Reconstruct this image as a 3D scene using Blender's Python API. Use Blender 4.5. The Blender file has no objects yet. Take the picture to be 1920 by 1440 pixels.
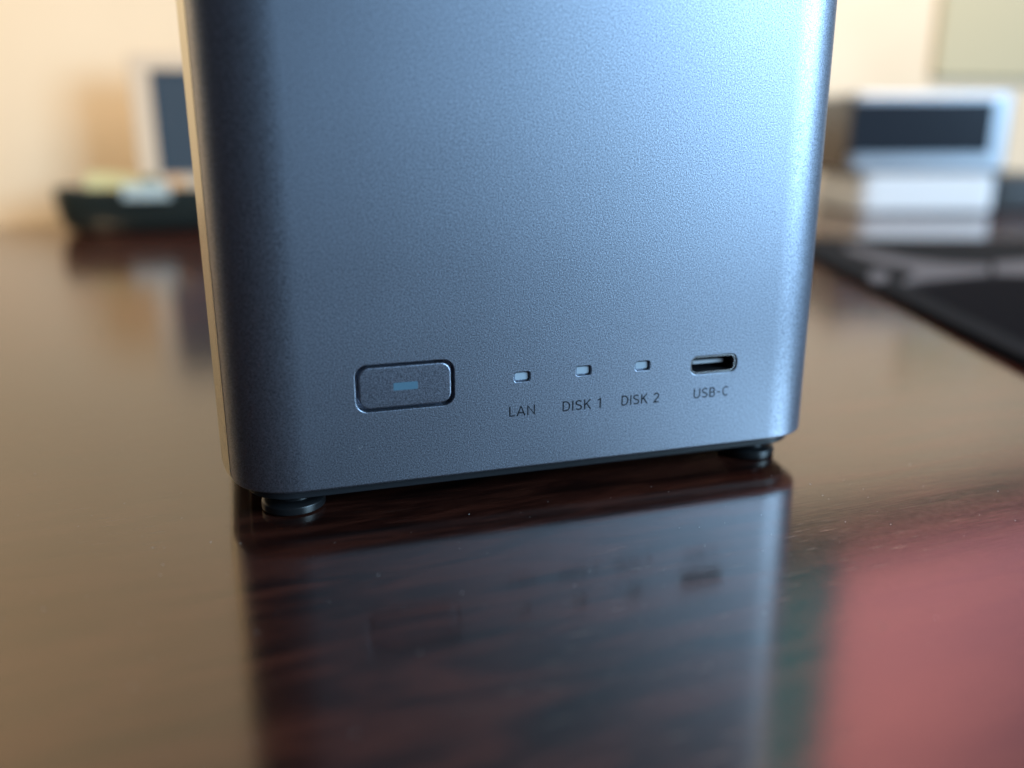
import bpy, bmesh, math, random
from mathutils import Vector, Matrix
random.seed(7)
S = 0.001                                   # everything below is measured in millimetres
scene = bpy.context.scene
C = scene.collection

# ---------------------------------------------------------------- camera
YAW, PITCH, ROLL, FPX = 0.29427, 0.28048, -0.00344, 1657.1
cam_pos = Vector((4.866, -140.307, 63.751))
cy_, sy_, cp_, sp_ = math.cos(YAW), math.sin(YAW), math.cos(PITCH), math.sin(PITCH)
fwd = Vector((sy_*cp_, cy_*cp_, -sp_)); rt0 = Vector((cy_, -sy_, 0)); up0 = rt0.cross(fwd)
rt = math.cos(ROLL)*rt0 + math.sin(ROLL)*up0
up = -math.sin(ROLL)*rt0 + math.cos(ROLL)*up0
cd = bpy.data.cameras.new('camera'); cam = bpy.data.objects.new('camera', cd); C.objects.link(cam)
m = Matrix((rt, up, -fwd)).transposed().to_4x4(); m.translation = cam_pos*S
cam.matrix_world = m
cd.sensor_fit = 'HORIZONTAL'; cd.sensor_width = 36; cd.lens = 36*FPX/1920
cd.clip_start = 0.005; cd.clip_end = 50
cd.dof.use_dof = True; cd.dof.focus_distance = 0.1525
cd.dof.aperture_fstop = 6.0; cd.dof.aperture_blades = 0
scene.camera = cam

# ---------------------------------------------------------------- light and exposure
w = bpy.data.worlds.new("World"); scene.world = w; w.use_nodes = True
bg = w.node_tree.nodes['Background']; bg.inputs[0].default_value = (0.58, 0.64, 0.80, 1); bg.inputs[1].default_value = 0.07
scene.view_settings.view_transform = 'Standard'; scene.view_settings.look = 'None'
scene.view_settings.exposure = 0; scene.view_settings.gamma = 1

def lamp(name, kind, pos, aim, color, energy, **k):
    d = bpy.data.lights.new(name, kind); d.color = color; d.energy = energy
    for a, b in k.items(): setattr(d, a, b)
    o = bpy.data.objects.new(name, d); C.objects.link(o); o.location = Vector(pos)*S
    o.rotation_euler = (Vector(aim)-Vector(pos)).to_track_quat('-Z', 'Y').to_euler()
    return o
# daylight window of the room, to the right and behind the camera
lamp('window_light', 'AREA', (1290, -1030, 540), (60, 0, 60), (0.44, 0.725, 1.0), 42, shape='RECTANGLE', size=0.85, size_y=0.85)
# warm room lamp up on the left
lamp('room_lamp', 'SPOT', (-520, 60, 560), (-190, 545, 150), (1.0, 0.79, 0.53), 31, spot_size=1.5, spot_blend=1.0, shadow_soft_size=0.06)
lamp('wall_fill', 'AREA', (620, 130, 680), (590, 560, 330), (1.0, 0.82, 0.66), 8.8, shape='DISK', size=0.5)  # added warm fill that brightens the right wall and the pink cabinet

# ---------------------------------------------------------------- materials
def mat(name, color=(.5,.5,.5), rough=.5, metal=0., ior=1.5, coat=0., coat_rough=.1):
    mt = bpy.data.materials.new(name); mt.use_nodes = True
    b = mt.node_tree.nodes['Principled BSDF']
    b.inputs['Base Color'].default_value = (*color, 1); b.inputs['Roughness'].default_value = rough
    b.inputs['Metallic'].default_value = metal; b.inputs['IOR'].default_value = ior
    b.inputs['Coat Weight'].default_value = coat; b.inputs['Coat Roughness'].default_value = coat_rough
    return mt, mt.node_tree, b
def N(nt, t, **k):
    n = nt.nodes.new(t)
    for a, v in k.items():
        if a in n.inputs: n.inputs[a].default_value = v
        else: setattr(n, a, v)
    return n
def L(nt, a, b): nt.links.new(a, b)
def ramp(nt, fac, stops):
    r = nt.nodes.new('ShaderNodeValToRGB'); e = r.color_ramp.elements
    while len(e) < len(stops): e.new(0.5)
    for q, (p, c) in zip(e, stops): q.position = p; q.color = (*c, 1) if len(c) == 3 else c
    L(nt, fac, r.inputs[0]); return r.outputs[0]
def coords(nt, scale=(1,1,1), rot=(0,0,0)):
    tc = nt.nodes.new('ShaderNodeTexCoord'); mp = nt.nodes.new('ShaderNodeMapping')
    mp.inputs['Scale'].default_value = scale; mp.inputs['Rotation'].default_value = rot
    L(nt, tc.outputs['Object'], mp.inputs[0]); return mp.outputs[0]
def math_(nt, op, a, b):
    n = nt.nodes.new('ShaderNodeMath'); n.operation = op
    for i, v in enumerate((a, b)):
        if isinstance(v, (int, float)): n.inputs[i].default_value = v
        else: L(nt, v, n.inputs[i])
    return n.outputs[0]
def mixc(nt, fac, a, b):
    n = nt.nodes.new('ShaderNodeMix'); n.data_type = 'RGBA'
    L(nt, fac, n.inputs[0])
    for i, v in ((6, a), (7, b)):
        if isinstance(v, tuple): n.inputs[i].default_value = (*v, 1)
        else: L(nt, v, n.inputs[i])
    return n.outputs[2]
def bump(nt, b, h, strength, dist):
    n = N(nt, 'ShaderNodeBump', Strength=strength, Distance=dist); L(nt, h, n.inputs['Height'])
    L(nt, n.outputs[0], b.inputs['Normal'])

def satin(name, color, rough):
    mt, nt, b = mat(name, color, rough, 1.)
    v = coords(nt)
    n1 = N(nt, 'ShaderNodeTexNoise', Scale=4500., Detail=2., Roughness=.65); L(nt, v, n1.inputs['Vector'])
    n2 = N(nt, 'ShaderNodeTexVoronoi', Scale=3300.); L(nt, v, n2.inputs['Vector'])
    h = math_(nt, 'ADD', n1.outputs[0], n2.outputs['Distance'])
    bump(nt, b, h, .22, .00005)
    c = ramp(nt, n1.outputs[0], [(.36, tuple(x*.60 for x in color)), (.64, tuple(min(1, x*1.5) for x in color))])
    L(nt, c, b.inputs['Base Color'])
    b.inputs['Coat Weight'].default_value = .3; b.inputs['Coat Roughness'].default_value = .32; b.inputs['Coat IOR'].default_value = 1.6
    n3 = N(nt, 'ShaderNodeTexNoise', Scale=38., Detail=4.); L(nt, v, n3.inputs['Vector'])
    L(nt, math_(nt, 'ADD', math_(nt, 'MULTIPLY', n3.outputs[0], .08), rough-.04), b.inputs['Roughness'])
    return mt
M_shell = satin('satin_blue_grey_metal', (.34, .368, .44), .45)
M_button = satin('satin_button_metal', (.28, .30, .365), .45)
M_base = mat('black_base_plastic', (.022, .024, .028), .42)[0]
M_rubber = mat('black_rubber', (.012, .012, .013), .33)[0]
M_lens = mat('frosted_white_lens', (.50, .57, .64), .35, coat=.5)[0]
M_bar = mat('teal_light_bar', (.11, .21, .28), .5)[0]
M_steel = mat('port_steel', (.55, .56, .58), .22, 1.)[0]
M_portblack = mat('port_black', (.012, .012, .014), .45)[0]
M_tongue = mat('port_tongue', (.6, .62, .65), .35)[0]
M_ink = mat('dark_grey_ink', (.012, .013, .018), .6, ior=1.3)[0]

def wood():
    mt, nt, b = mat('dark_mahogany', rough=.07, ior=1.9)
    b.inputs['Specular Tint'].default_value = (1, .85, .66, 1)
    R0 = (0, 0, math.radians(17))
    v = coords(nt, (1, 1, 1), R0); v0 = coords(nt)
    g = coords(nt, (34, 210, 34), R0); f = coords(nt, (110, 2100, 110), R0)
    n1 = N(nt, 'ShaderNodeTexNoise', Scale=1., Detail=6., Roughness=.62, Distortion=.6); L(nt, g, n1.inputs['Vector'])
    n2 = N(nt, 'ShaderNodeTexNoise', Scale=1., Detail=3., Roughness=.6); L(nt, f, n2.inputs['Vector'])
    c1 = ramp(nt, n1.outputs[0], [(.30, (.006, .004, .004)), (.47, (.034, .010, .007)), (.60, (.075, .021, .013)), (.75, (.034, .011, .008))])
    c2 = ramp(nt, n2.outputs[0], [(.35, (.45, .45, .45)), (.62, (1, 1, 1))])
    mx = nt.nodes.new('ShaderNodeMix'); mx.data_type = 'RGBA'; mx.blend_type = 'MULTIPLY'; mx.inputs[0].default_value = .6
    L(nt, c1, mx.inputs[6]); L(nt, c2, mx.inputs[7])
    # rubbed, scratched and dusty patches
    s1 = N(nt, 'ShaderNodeTexNoise', Scale=1., Detail=2.); L(nt, coords(nt, (130, 2600, 130), (0, 0, math.radians(12))), s1.inputs['Vector'])
    s2 = N(nt, 'ShaderNodeTexNoise', Scale=14., Detail=2.); L(nt, v, s2.inputs['Vector'])
    d1 = N(nt, 'ShaderNodeTexNoise', Scale=700., Detail=3.); L(nt, v, d1.inputs['Vector'])
    a = ramp(nt, s1.outputs[0], [(.63, (0, 0, 0)), (.72, (1, 1, 1))])
    p = ramp(nt, s2.outputs[0], [(.47, (0, 0, 0)), (.60, (1, 1, 1))])
    # the most rubbed spot, in front of the box's right corner (desk's own coordinates)
    wx, wy = (112+151)*S, (-32-562)*S
    lx, ly = .9977*wx+.0682*wy, -.0682*wx+.9977*wy
    vd = nt.nodes.new('ShaderNodeVectorMath'); vd.operation = 'DISTANCE'; L(nt, v0, vd.inputs[0]); vd.inputs[1].default_value = (lx, ly, 0)
    wob = math_(nt, 'ADD', vd.outputs['Value'], math_(nt, 'MULTIPLY', s2.outputs[0], .03))
    spot = ramp(nt, wob, [(.026, (1, 1, 1)), (.045, (0, 0, 0))])
    fz = N(nt, 'ShaderNodeTexNoise', Scale=1., Detail=5., Roughness=.7); L(nt, coords(nt, (260, 2400, 260), (0, 0, math.radians(-6))), fz.inputs['Vector'])
    fz2 = ramp(nt, fz.outputs[0], [(.58, (0, 0, 0)), (.70, (.7, .7, .7))])
    rub = math_(nt, 'MULTIPLY', spot, fz2)
    sc = math_(nt, 'ADD', math_(nt, 'MULTIPLY', a, p), rub)
    sc = math_(nt, 'MULTIPLY', sc, .35)
    L(nt, mixc(nt, sc, mx.outputs[2], (.30, .24, .19)), b.inputs['Base Color'])
    r1 = math_(nt, 'MULTIPLY', d1.outputs[0], .06)
    r2 = math_(nt, 'MULTIPLY', n1.outputs[0], .07)
    r = math_(nt, 'ADD', math_(nt, 'ADD', r1, r2), .07)
    L(nt, math_(nt, 'ADD', r, math_(nt, 'MULTIPLY', sc, .5)), b.inputs['Roughness'])
    bump(nt, b, math_(nt, 'ADD', math_(nt, 'MULTIPLY', n1.outputs[0], 2.), math_(nt, 'ADD', n2.outputs[0], s1.outputs[0])), .06, .00008)
    return mt
M_wood = wood()
def plaster():
    mt, nt, b = mat('cream_wall_paint', (.66, .545, .40), .8)
    n1 = N(nt, 'ShaderNodeTexNoise', Scale=5., Detail=3.); L(nt, coords(nt), n1.inputs['Vector'])
    L(nt, ramp(nt, n1.outputs[0], [(.3, (.60, .49, .35)), (.7, (.68, .565, .42))]), b.inputs['Base Color'])
    n2 = N(nt, 'ShaderNodeTexNoise', Scale=180., Detail=4.); L(nt, coords(nt), n2.inputs['Vector'])
    bump(nt, b, n2.outputs[0], .2, .001)
    return mt
M_wall = plaster()
M_tray = mat('dark_green_glaze', (.010, .017, .018), .3)[0]
M_cream = mat('cream_frame_paint', (.55, .46, .36), .5)[0]
M_picture = mat('dark_blue_print', (.035, .055, .08), .4)[0]
M_glint = mat('pale_blue_glint', (.36, .46, .50), .25)[0]  # pale colour put in for the glint on the tray rim
M_olive = mat('olive_paper', (.45, .44, .24), .7)[0]
M_greencap = mat('dark_green_cap', (.03, .06, .02), .4)[0]
M_tan = mat('tan_cap', (.60, .36, .18), .45)[0]
M_silver = mat('silver_aluminium', (.42, .47, .53), .38, .7)[0]
M_gloss = mat('black_gloss_panel', (.014, .02, .03), .2)[0]
M_white = mat('white_plastic', (.60, .66, .72), .4)[0]
M_black = mat('black_plastic', (.014, .016, .018), .5)[0]
def pad():
    mt, nt, b = mat('pad_cloth', (.012, .015, .019), .8, ior=1.1)
    n2 = N(nt, 'ShaderNodeTexNoise', Scale=2200., Detail=2.); L(nt, coords(nt), n2.inputs['Vector'])
    bump(nt, b, n2.outputs[0], .3, .0001); return mt
M_pad = pad()
M_paddark = mat('pad_print_dark', (.009, .010, .013), .85, ior=1.05)[0]
M_padlight = mat('pad_print_pale', (.11, .118, .14), .7, ior=1.1)[0]
M_pink = mat('pink_paint', (.86, .36, .45), .5)[0]
M_teal = mat('teal_paint', (.008, .20, .27), .5)[0]
M_brown = mat('brown_wood', (.05, .028, .018), .5)[0]
M_panel = mat('olive_cloth', (.41, .365, .24), .8)[0]
M_dust = mat('pale_dust', (.75, .74, .72), .8)[0]

# ---------------------------------------------------------------- helpers
def empty(name, label, cat, loc=(0,0,0), rotz=0, group=None):
    o = bpy.data.objects.new(name, None); C.objects.link(o); o.location = Vector(loc)*S; o.rotation_euler[2] = rotz
    o.empty_display_size = .01
    tag(o, label, cat, group); return o
def tag(o, label=None, cat=None, group=None, kind=None):
    for k, v in (('label', label), ('category', cat), ('group', group), ('kind', kind)):
        if v: o[k] = v
    return o
def weighted(o):                            # flat faces keep flat shading next to their eased edges
    md = o.modifiers.new('weighted_normal', 'WEIGHTED_NORMAL'); md.keep_sharp = True; md.weight = 50; md.mode = 'FACE_AREA'
def obj(name, vf, material, parent=None, smooth=40, loc=None, rotz=0):
    vs, fs = vf
    me = bpy.data.meshes.new(name); me.from_pydata([tuple(c*S for c in v) for v in vs], [], fs)
    bm = bmesh.new(); bm.from_mesh(me); bmesh.ops.recalc_face_normals(bm, faces=bm.faces); bm.to_mesh(me); bm.free()
    me.materials.append(material)
    if smooth:
        me.shade_smooth(); me.set_sharp_from_angle(angle=math.radians(smooth))
    o = bpy.data.objects.new(name, me); C.objects.link(o)
    if smooth: weighted(o)
    if parent: o.parent = parent
    if loc: o.location = Vector(loc)*S
    o.rotation_euler[2] = rotz
    return o
def rr(x0, x1, y0, y1, r, n=6):             # rounded rectangle outline, counter-clockwise
    out = []
    for cx, cy, a0 in ((x0+r, y0+r, 180), (x1-r, y0+r, 270), (x1-r, y1-r, 0), (x0+r, y1-r, 90)):
        for i in range(n+1):
            t = math.radians(a0+90*i/n); out.append((cx+r*math.cos(t), cy+r*math.sin(t)))
    return out
def loft(loops, cap0=True, cap1=True):
    n = len(loops[0]); vs = [p for l in loops for p in l]; fs = []
    for k in range(len(loops)-1):
        for i in range(n):
            j = (i+1) % n; fs.append((k*n+i, k*n+j, (k+1)*n+j, (k+1)*n+i))
    if cap0: fs.append(tuple(range(n))[::-1])
    if cap1: fs.append(tuple(range((len(loops)-1)*n, len(loops)*n)))
    return vs, fs
def rbox(x0, x1, y0, y1, z0, z1, r, e=.5, n=8, eb=None):   # upright box, rounded corners, eased rims
    eb = e if eb is None else eb; lp = []
    def loop(d, z): return [(x, y, z) for x, y in rr(x0+d, x1-d, y0+d, y1-d, max(r-d, .01), n)]
    for i in range(4):
        t = math.radians(90*i/3); lp.append(loop(eb*(1-math.sin(t)), z0+eb*(1-math.cos(t))))
    for i in range(4):
        t = math.radians(90*i/3); lp.append(loop(e*(1-math.cos(t)), z1-e*(1-math.sin(t))))
    return loft(lp)
def fbox(x0, x1, z0, z1, r, ys, n=6):       # slab facing -y: ys = [(y, inset), ...] front to back
    return loft([[(x, y, z) for x, z in rr(x0+d, x1-d, z0+d, z1-d, max(r-d, .02), n)] for y, d in ys])
def lathe(prof, cx=0, cy=0, n=40):
    lp = [[(cx+r*math.cos(2*math.pi*i/n), cy+r*math.sin(2*math.pi*i/n), z) for i in range(n)] for r, z in prof]
    return loft(lp)

# ---------------------------------------------------------------- desk and wall
DESK_ROT = -YAW                             # the desk lies square to the pad and the boxes, the device stands askew on it
wt = Vector((.9977, .0682, 0)); wn = Vector((-.0682, .9977, 0)); W0 = Vector((-151, 562, 0))   # wall line behind the desk
WROT = math.atan2(.0682, .9977)
desk = obj('desk_top', rbox(-900, 1500, -900, 0, -28, 0, 3, 2), M_wood, loc=W0+wn*-.5, rotz=WROT)
tag(desk, kind='structure')
wall = obj('wall', rbox(-900, 1500, 0, 80, -400, 1500, .5, .3), M_wall, loc=W0, rotz=WROT)
tag(wall, kind='structure')

# ---------------------------------------------------------------- the storage box
WD, DP, RC, ZB, ZT = 111.4, 155.0, 13.0, 5.8, 220.0
box = empty('storage_enclosure', 'upright satin blue-grey metal network storage box with power button, standing on the dark desk', 'storage box')
XB, ZR, XL, SP, XU, ZU, ZTX = 28.91, 22.78, 49.27, 11.358, 86.4, 21.93, 15.56
PX, SX = -1.75, -.45                       # the pale side panel stands between these two
holes = [(XB, ZR, 16.9, 8.3, 2.1, .16, 2.0)] + [(XL+i*SP, ZR-(.15 if i == 0 else 0), 3.15, 2.0, .62, .14, .9) for i in range(3)] + [(XU, ZU, 9.8, 3.75, 1.45, .16, 6.)]
def soft(x0, x1, y0, y1, r, n, e=2.35):     # outline whose corners ease into the flats
    out = []
    for cx, cy, a0 in ((x0+r, y0+r, 180), (x1-r, y0+r, 270), (x1-r, y1-r, 0), (x0+r, y1-r, 90)):
        for i in range(n+1):
            t = math.radians(a0+90*i/n); c, q = math.cos(t), math.sin(t)
            c = 0 if abs(c) < 1e-9 else math.copysign(abs(c)**(2/e), c); q = 0 if abs(q) < 1e-9 else math.copysign(abs(q)**(2/e), q)
            out.append((cx+r*c, cy+r*q))
    return out
def shell():
    vs, fs, front = [], [], []
    n = 40; e = .45; NE = 5
    def loop(d, z): return [(x, y, z) for x, y in soft(SX+d, WD-d, d, DP-d, RC-d, n)]
    lp = [loop(4., ZB)]
    for i in range(NE+1):
        t = math.radians(90*i/NE); lp.append(loop(e*(1-math.sin(t)), ZB+e*(1-math.cos(t))))
    kf = len(lp)-1
    for i in range(NE+1):
        t = math.radians(90*i/NE); lp.append(loop(3*(1-math.cos(t)), ZT-3*(1-math.sin(t))))
    m_ = len(lp[0]); vs = [p for l in lp for p in l]
    ia, ib = n, n+1                          # the two ends of the flat front
    for k in range(len(lp)-1):
        for i in range(m_):
            j = (i+1) % m_
            if k == kf and i == ia: continue
            fs.append((k*m_+i, k*m_+j, (k+1)*m_+j, (k+1)*m_+i))
    fs.append(tuple(range((len(lp)-1)*m_, len(lp)*m_)))
    me = bpy.data.meshes.new('shell'); bm = bmesh.new()
    bv = [bm.verts.new(tuple(c*S for c in p)) for p in vs]
    for f in fs: bm.faces.new([bv[i] for i in f])
    bm.normal_update(); bm.edges.ensure_lookup_table()
    def edge(a, b): return bm.edges.get((a, b)) or bm.edges.new((a, b))
    q = [bv[kf*m_+ia], bv[kf*m_+ib], bv[(kf+1)*m_+ib], bv[(kf+1)*m_+ia]]
    es = [edge(q[i], q[(i+1) % 4]) for i in range(4)]
    inner = []
    for (x, z, ww, hh, r, c, dp) in holes:
        def lo(d, y): return [bm.verts.new((a*S, y*S, b*S)) for a, b in rr(x-ww/2+d, x+ww/2-d, z-hh/2+d, z+hh/2-d, r-d, 8)]
        ls = [lo(0, 0), lo(c*.3, c*.08), lo(c*.75, c*.45), lo(c, c), lo(c, dp)]
        es += [edge(ls[0][i], ls[0][(i+1) % len(ls[0])]) for i in range(len(ls[0]))]
        inner.append(ls)
        for i in range(len(ls[0])): edge(ls[0][i], ls[0][(i+1) % len(ls[0])]).smooth = False
    g = bmesh.ops.triangle_fill(bm, edges=es, use_beauty=True, normal=(0, -1, 0))
    ff = [f for f in g['geom'] if isinstance(f, bmesh.types.BMFace)]
    for f in ff:
        f.normal_update()
        if f.normal.y > 0: f.normal_flip()
    for ls in inner:
        for a, b in zip(ls, ls[1:]):
            for i in range(len(a)):
                j = (i+1) % len(a); bm.faces.new((a[i], a[j], b[j], b[i]))
        bm.faces.new(ls[-1])
    bmesh.ops.recalc_face_normals(bm, faces=bm.faces)
    if sum(f.normal.y*f.calc_area() for f in ff) > 0:
        for f in bm.faces: f.normal_flip()
    bm.to_mesh(me); bm.free(); me.materials.append(M_shell)
    hard = [e_.index for e_ in me.edges if e_.use_edge_sharp]
    me.shade_smooth(); me.set_sharp_from_angle(angle=math.radians(30))
    for i in hard: me.edges[i].use_edge_sharp = True
    o = bpy.data.objects.new('shell', me); C.objects.link(o); o.parent = box; weighted(o)
    return o
shell()
M_side = mat('champagne_satin', (.70, .70, .63), .2, 1.)[0]
def side_plate():                           # thin plate with a polished bevel down its front edge
    lp = []
    for z, d in ((ZB+.3, .8), (ZB+1.2, .3), (ZB+2.4, 0), (ZT-6, 0), (ZT-5, .8)):
        k = d/(SX-PX)
        lp.append([(PX+d, 14.2-3.4*k, z), (SX, 10.6, z), (SX+.6, 10.6, z), (SX+.6, DP-10, z), (PX+d, DP-12, z)])
    return loft(lp)
obj('side_panel', side_plate(), M_side, box, smooth=15)['label'] = 'pale champagne side panel edge'
obj('base_plate', rbox(2.2, WD-2.6, 2.6, DP-2.6, 3.7, ZB+.3, 8, .3), M_base, box)
for fx in (9.8, WD-11):
    for fy in (9.4, DP-11):
        ft = obj('foot', lathe([(5.0, 0), (5.5, .3), (5.5, 1.35), (5.38, 1.6), (4.7, 2.0), (3.6, 2.05), (3.5, 4.2)], fx, fy, 48), M_rubber, box)
bt = obj('power_button', fbox(XB-7.75, XB+7.75, ZR-3.5, ZR+3.5, 1.75, [(.05, .28), (.09, .1), (.2, 0), (1.9, 0)], 8), M_button, box)
obj('light_bar', fbox(XB-2.05, XB+2.05, ZR-.66, ZR+.66, .12, [(.035, 0), (.06, 0)], 3), M_bar, bt)
for i in range(3):
    obj('status_light', fbox(XL+i*SP-1.22, XL+i*SP+1.22, ZR-.66-(.15 if i == 0 else 0), ZR+.66-(.15 if i == 0 else 0), .3, [(.50, .12), (.54, .03), (.62, 0), (.88, 0)], 5), M_lens, box)
def sleeve(steps, r=1.45):
    return [[(x, y, z) for x, z in rr(XU-4.9+d, XU+4.9-d, ZU-1.875+d, ZU+1.875-d, r-d, 10)] for d, y in steps]
pt = obj('usb_port', loft(sleeve([(.165, 1.2), (.165, .4), (.22, .3), (.5, .3), (.58, .38), (.58, 1.2)]), False, False), M_steel, box, smooth=35)
obj('port_lining', loft(sleeve([(.6, .9), (.6, 5.5)]), False, True), M_portblack, pt)
obj('port_tongue', fbox(XU-3.3, XU+3.3, ZU-.36, ZU+.36, .12, [(2.2, .12), (2.32, 0), (5.4, 0)], 3), M_tongue, pt)

# printed words under the lights and the port: strokes in a unit-high letter box
def arc(cx, cy, rx, ry, a0, a1, n=10):
    return [(cx+rx*math.cos(math.radians(a0+(a1-a0)*i/n)), cy+ry*math.sin(math.radians(a0+(a1-a0)*i/n))) for i in range(n+1)]
GLY = {
 'L': (.50, [[(.06, 1), (.06, .06), (.50, .06)]]),
 'A': (.74, [[(.03, 0), (.37, .97), (.71, 0)], [(.15, .30), (.59, .30)]]),
 'N': (.70, [[(.06, 0), (.06, .94), (.64, .06), (.64, 1)]]),
 'D': (.66, [[(.06, .06), (.06, .94), (.28, .94)] + arc(.28, .5, .33, .44, 90, -90, 14)[1:] + [(.06, .06)]]),
 'I': (.12, [[(.06, 0), (.06, 1)]]),
 'S': (.58, [arc(.29, .73, .23, .21, 25, 180, 9) + arc(.29, .73, .23, .20, 180, 262, 4)[1:] + arc(.29, .27, .24, .22, 82, 0, 5) + arc(.29, .27, .24, .21, 0, -155, 9)[1:]]),
 'K': (.62, [[(.06, 0), (.06, 1)], [(.56, 1), (.07, .42)], [(.24, .58), (.59, 0)]]),
 '1': (.34, [[(.02, .80), (.24, .95), (.24, 0)]]),
 '2': (.56, [arc(.28, .70, .22, .24, 165, -28, 12) + [(.06, .06), (.54, .06)]]),
 'U': (.66, [[(.06, 1), (.06, .36)] + arc(.33, .33, .27, .27, 180, 360, 12)[1:] + [(.60, 1)]]),
 'B': (.60, [[(.06, .06), (.06, .94), (.30, .94)] + arc(.30, .73, .19, .21, 90, -90, 9)[1:] + [(.07, .52)], [(.30, .52)] + arc(.30, .29, .24, .23, 90, -90, 9)[1:] + [(.06, .06)]]),
 '-': (.36, [[(.02, .46), (.34, .46)]]),
 'C': (.68, [arc(.36, .5, .30, .44, 48, 312, 18)]),
 ' ': (.24, []),
}
def ribbon(pts, hw):
    out = []
    for i, p in enumerate(pts):
        d0 = Vector(p)-Vector(pts[i-1]) if i else None
        d1 = Vector(pts[i+1])-Vector(p) if i < len(pts)-1 else None
        a = (d0 or d1).normalized(); b = (d1 or d0).normalized()
        t = (a+b); t = a if t.length < .3 else t.normalized()
        nn = Vector((-t.y, t.x)); k = 1/max(.45, nn.dot(Vector((-a.y, a.x))))
        out.append((Vector(p)+nn*hw*k, Vector(p)-nn*hw*k))
    return out
def word(text, cx, z0, h, label, width):
    gap = .17; tot = sum(GLY[c][0] for c in text)+gap*(len(text)-1); sx = width/(tot*h); x = -tot/2
    vs, fs = [], []; k = 0
    for c in text:
        for st in GLY[c][1]:
            y = -.012-.003*(k % 3); k += 1
            rb = ribbon([(px*1.0, py) for px, py in st], .061); b0 = len(vs)
            for a, b in rb:
                for q in (a, b): vs.append((cx+(x+q.x)*h*sx, y, z0+q.y*h))
            for i in range(len(rb)-1): fs.append((b0+2*i, b0+2*i+1, b0+2*i+3, b0+2*i+2))
        x += GLY[c][0]+gap
    o = obj('lettering', (vs, fs), M_ink, box, smooth=0); o['label'] = label
word('LAN', XL-.05, ZTX+.05, 1.80, 'dark printed word LAN', 4.75)
word('DISK 1', XL+SP-.2, ZTX+.05, 1.86, 'dark printed words DISK 1', 7.4)
word('DISK 2', XL+2*SP-.2, ZTX+.05, 1.88, 'dark printed words DISK 2', 7.5)
word('USB-C', XU-.2, ZTX+.05, 1.90, 'dark printed word USB-C', 7.35)

# specks and nicks on the front, as the photograph shows
vs, fs = [], []
def fleck(x, z, dx, dz, hw):
    d = Vector((dx, dz)); n_ = Vector((-d.y, d.x)).normalized()*hw; b0 = len(vs); a = Vector((x, z))
    for q, y in ((a-n_, -.004), (a+d*.5+n_*.6, -.03), (a+d, -.004), (a+d*.4-n_*1.2, -.02)): vs.append((q.x, y, q.y))
    fs.append((b0, b0+1, b0+2, b0+3))
fleck(20.6, 13.0, .28, -.62, .035); fleck(74.6, ZB+.52, .5, .03, .07); fleck(21.2, 12.7, .05, .25, .025)
rnd = random.Random(3)
for i in range(34):
    fleck(rnd.uniform(13, 100), rnd.uniform(8, 95), rnd.uniform(-.16, .16), rnd.uniform(.03, .16), rnd.choice((.02, .025, .03, .045)))
o = obj('dust_speck', (vs, fs), M_dust, box, smooth=0); o['kind'] = 'stuff'

# ---------------------------------------------------------------- dark tray and what lies in it (left, by the wall)
TX, TY, TA, TB = -8, 503, 101, 33
def oval(fx, fy, z, n=64, e=2.6):
    o = []
    for i in range(n):
        t = 2*math.pi*i/n; c, s = math.cos(t), math.sin(t)
        o.append((fx*math.copysign(abs(c)**(2/e), c), fy*math.copysign(abs(s)**(2/e), s), z))
    return o
tray = obj('tray', loft([oval(TA-13, TB-9, 0), oval(TA-7, TB-5, 1.6), oval(TA-3.4, TB-2, 6), oval(TA-1, TB-.4, 15), oval(TA, TB, 26), oval(TA-.6, TB-.6, 28.4), oval(TA-2.2, TB-2.2, 28.6), oval(TA-3.6, TB-3.6, 26), oval(TA-9, TB-6, 13), oval(TA-20, TB-11, 4.5)]), M_tray, loc=(TX, TY, .1), rotz=0)
tag(tray, 'long shallow dark green glazed tray on the desk against the wall', 'tray')
fr = empty('picture_frame', 'small cream framed dark blue picture standing upright in the dark tray', 'picture frame', (-20.5, 510, 5))
def frame():
    o = [[(x, y, z) for x, z in rr(-37+d, 37-d, 0+d, 108-d, 2.5, 4)] for y, d in ((10, .6), (1, .6), (0, 1.4))]
    i = [[(x, y, z) for x, z in rr(-23.5, 23.5, 30, 97, 1, 4)] for y in (0, 2.5)]
    return loft(o+i, True, False)
obj('frame_border', frame(), M_cream, fr)
obj('picture', fbox(-24, 24, 29, 98, .5, [(2.2, 0), (3, 0)], 2), M_picture, fr)
def crumple(nx, ny, f):
    vs, fs = [], []
    for s in (0, 1):
        for j in range(ny+1):
            for i in range(nx+1):
                x, y, z = f(i/nx, j/ny); vs.append((x, y, z+.5*s))
    st = (nx+1)*(ny+1)
    for j in range(ny):
        for i in range(nx):
            a = j*(nx+1)+i
            fs += [(a, a+1, a+nx+2, a+nx+1), (st+a, st+a+nx+1, st+a+nx+2, st+a+1)]
    rim = [i for i in range(nx+1)] + [j*(nx+1)+nx for j in range(1, ny+1)] + [ny*(nx+1)+i for i in range(nx-1, -1, -1)] + [j*(nx+1) for j in range(ny-1, 0, -1)]
    for a, b in zip(rim, rim[1:]+rim[:1]): fs.append((a, b, b+st, a+st))
    return vs, fs
def glintf(u, v):                            # bent sheet over the tray's front rim, added as the glint there
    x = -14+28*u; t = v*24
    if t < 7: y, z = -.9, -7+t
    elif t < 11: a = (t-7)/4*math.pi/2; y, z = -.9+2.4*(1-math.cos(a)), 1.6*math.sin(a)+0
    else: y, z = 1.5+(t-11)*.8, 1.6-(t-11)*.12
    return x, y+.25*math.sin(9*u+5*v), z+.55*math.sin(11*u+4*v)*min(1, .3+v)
gl = obj('glint', crumple(22, 16, glintf), M_glint, loc=(-50, TY-TB-.1, 29.6))
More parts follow.
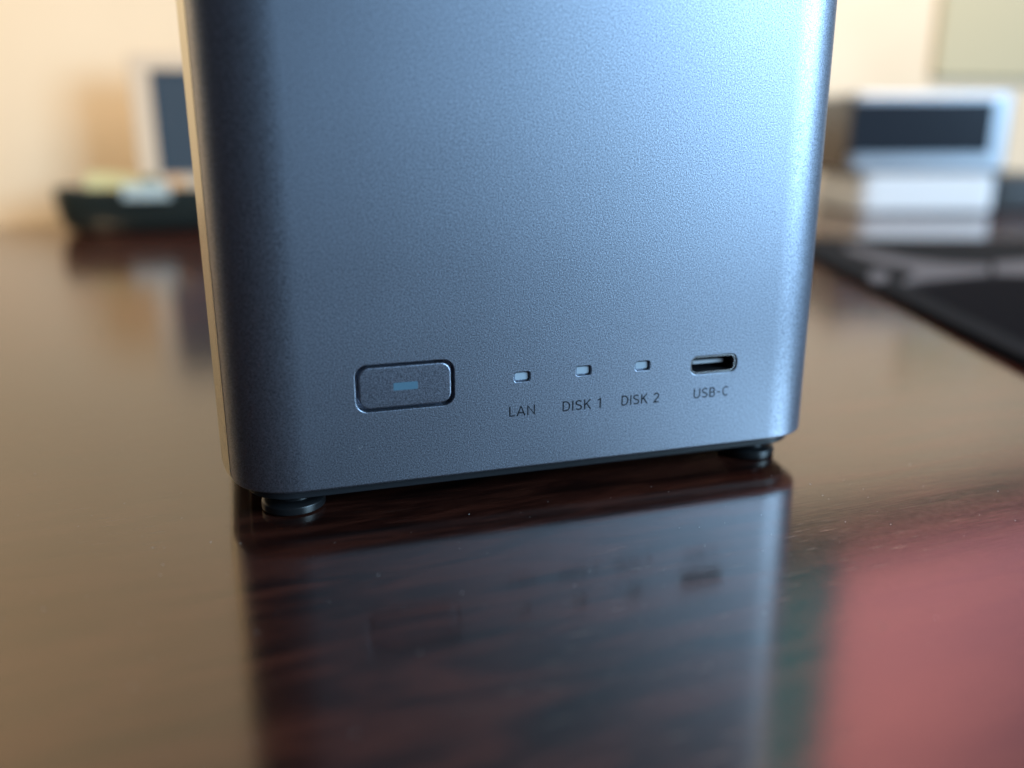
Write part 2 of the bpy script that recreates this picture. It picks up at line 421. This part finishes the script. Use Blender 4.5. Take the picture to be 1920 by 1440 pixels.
tag(gl, 'added pale blue sheet standing for the light glint on the front rim of the tray', 'glint')
def slipf(u, v): return -17+34*u, -2+6*v+.8*math.sin(5*u), 12+26*v*(1-.25*(u-.5)**2)+1.2*math.sin(4*u+1)
pp = obj('paper_slip', crumple(14, 6, slipf), M_olive, loc=(-74, 510, -2)); tag(pp, 'pale olive paper slip lying in the left end of the tray', 'paper')
gc = obj('bottle_cap', lathe([(4.6, 0), (5.2, .5), (5.2, 6.5), (4.6, 7.2), (2, 7.3)], n=24), M_greencap, loc=(-49, 489, 27.6))
tag(gc, 'small dark green bottle cap beside the foot of the cream frame', 'bottle cap')
gc.rotation_euler = (math.radians(14), math.radians(8), 0)
oc = obj('bottle_cap', lathe([(4.2, 0), (4.8, .5), (4.8, 7), (4.2, 7.8), (2, 7.9)], n=24), M_tan, loc=(-33, 494, 27))
tag(oc, 'small tan orange bottle cap in front of the dark blue picture', 'bottle cap')

# ---------------------------------------------------------------- pad, boxes and adapter (right)
pe = Vector((.335, .942, 0)); pn = Vector((.942, -.335, 0)); PC = Vector((300.9, 303.9, 0)); PROT = math.atan2(-.335, .942)
pd = empty('desk_mat', 'thin black desk mat with pale printed curves on the right of the desk', 'desk mat', PC, PROT)
obj('mat_sheet', rbox(0, 420, -460, 0, .05, 3.0, 6, .6), M_pad, pd)
def flat(pts, z, name, material, label=None):
    q = []
    for x, y in pts:
        d = Vector((x, y, 0))-PC; q.append((d.dot(pn), d.dot(pe), z))
    n = len(q); o = obj(name, (q + [(x, y, zz-.06) for x, y, zz in q], [tuple(range(n)), tuple(range(n, 2*n))] + [(i, (i+1) % n, n+(i+1) % n, n+i) for i in range(n)]), material, pd, smooth=0)
    if label: o['label'] = label
flat([(255.8, 143.3), (273.8, 149.9), (297.9, 155.3), (328.1, 152.4), (470, 95), (420, -60), (196, -20), (238.8, 99.0)], 3.09, 'printed_field', M_paddark, 'dark printed field of the mat')
flat([(315.9, 264.9), (312.7, 237.1), (311.8, 210.6), (318.5, 193.5), (332.9, 184.5), (311.2, 162.2), (288.4, 159.1), (273.9, 157.1), (260.0, 151.8), (261.0, 156.6), (283.5, 174.2), (290.5, 187.1), (290.3, 204.5), (298.2, 232.9), (304.6, 250.1)], 3.14, 'printed_curve', M_padlight, 'pale printed curve')
flat([(264.2, 180.5), (272.2, 186.6), (275.8, 182.3), (258.7, 161.3), (249.7, 157.7), (253.2, 166.5)], 3.14, 'printed_curve', M_padlight)
flat([(340.7, 189.2), (361.6, 191.0), (400, 170), (390, 130), (324.5, 155.4), (314.3, 162.3)], 3.14, 'printed_curve', M_padlight)

hd = Vector((sy_, cy_, 0)); rd = Vector((cy_, -sy_, 0))
def at(lat, dep): return Vector((cam_pos.x, cam_pos.y, 0))+rd*lat+hd*dep
BR = -YAW
wb = empty('white_box', 'white rounded plastic box under the silver mini computer', 'box', at(262.5, 688), BR)
obj('case', rbox(0, 110, 0, 100, 1.2, 30, 13, 2.5), M_white, wb)
obj('foot_plate', rbox(5, 105, 5, 95, 0, 1.6, 9, .3), M_black, wb)
mc = empty('mini_computer', 'silver mini computer with black glossy front stacked on the white box', 'computer', at(253, 686) + Vector((0, 0, 30)), BR)
obj('case', rbox(0, 121, 0, 108, 2.2, 59.5, 7, 3), M_silver, mc)
obj('front_panel', fbox(-.4, 106, 15, 53, 1.2, [(-.8, .4), (-.5, 0), (3, 0)]), M_gloss, mc)
obj('side_panel', rbox(-.7, 3, 3, 106, 4, 56, 1, .3), M_gloss, mc)
obj('foot_plate', rbox(4, 117, 4, 104, 0, 2.6, 6, .3), M_black, mc)
ad = empty('power_adapter', 'black plastic power adapter on the desk to the right of the white box', 'power adapter', at(377, 705), BR)
obj('case', rbox(0, 48, 0, 60, 0.2, 29, 5, 3), M_black, ad)
obj('socket', fbox(17, 31, 8, 18, 2, [(-.3, .5), (-.1, 0), (1, 0)]), M_base, ad)

# ---------------------------------------------------------------- things hung on the wall
def onwall(x, y): return W0+wt*x+wn*y
hg = empty('wall_panel', 'olive fabric pin board hanging on the wall above the mini computer', 'pin board', onwall(816, 0), WROT)
obj('panel', fbox(0, 420, 110, 197, 4, [(-7, 1.5), (-5.5, 0), (0, 0)]), M_panel, hg)
cb = empty('wall_cabinet', 'pink wall cabinet with teal left edge, seen only mirrored in the glossy desk', 'cabinet', onwall(676, 0), WROT)
obj('door', fbox(88, 900, 399, 900, 3, [(-14, 2), (-12, 0), (0, 0)]), M_pink, cb)
obj('side_stile', fbox(-6, 86, 399, 900, 3, [(-13, 2), (-11, 0), (0, 0)]), M_teal, cb)
obj('bottom_rail', fbox(-40, 900, 340, 397, 3, [(-15, 2), (-13, 0), (0, 0)]), M_brown, cb)

# ---------------------------------------------------------------- dust on the desk
vs, fs = [], []
for i in range(420):
    x, y = random.uniform(-60, 190), random.uniform(-75, 60)
    if -8 < x < 118 and y > -1: continue
    r = random.choice((.03, .04, .05, .06, .09)); b0 = len(vs); a0 = random.random()*6
    for k in range(5): vs.append((x+r*math.cos(a0+k*1.2566)*random.uniform(.6, 1.5), y+r*math.sin(a0+k*1.2566), .01))
    vs.append((x, y, .01+r*.9)); fs += [(b0+k, b0+(k+1) % 5, b0+5) for k in range(5)]
tag(obj('dust', (vs, fs), M_dust, smooth=0), kind='stuff')
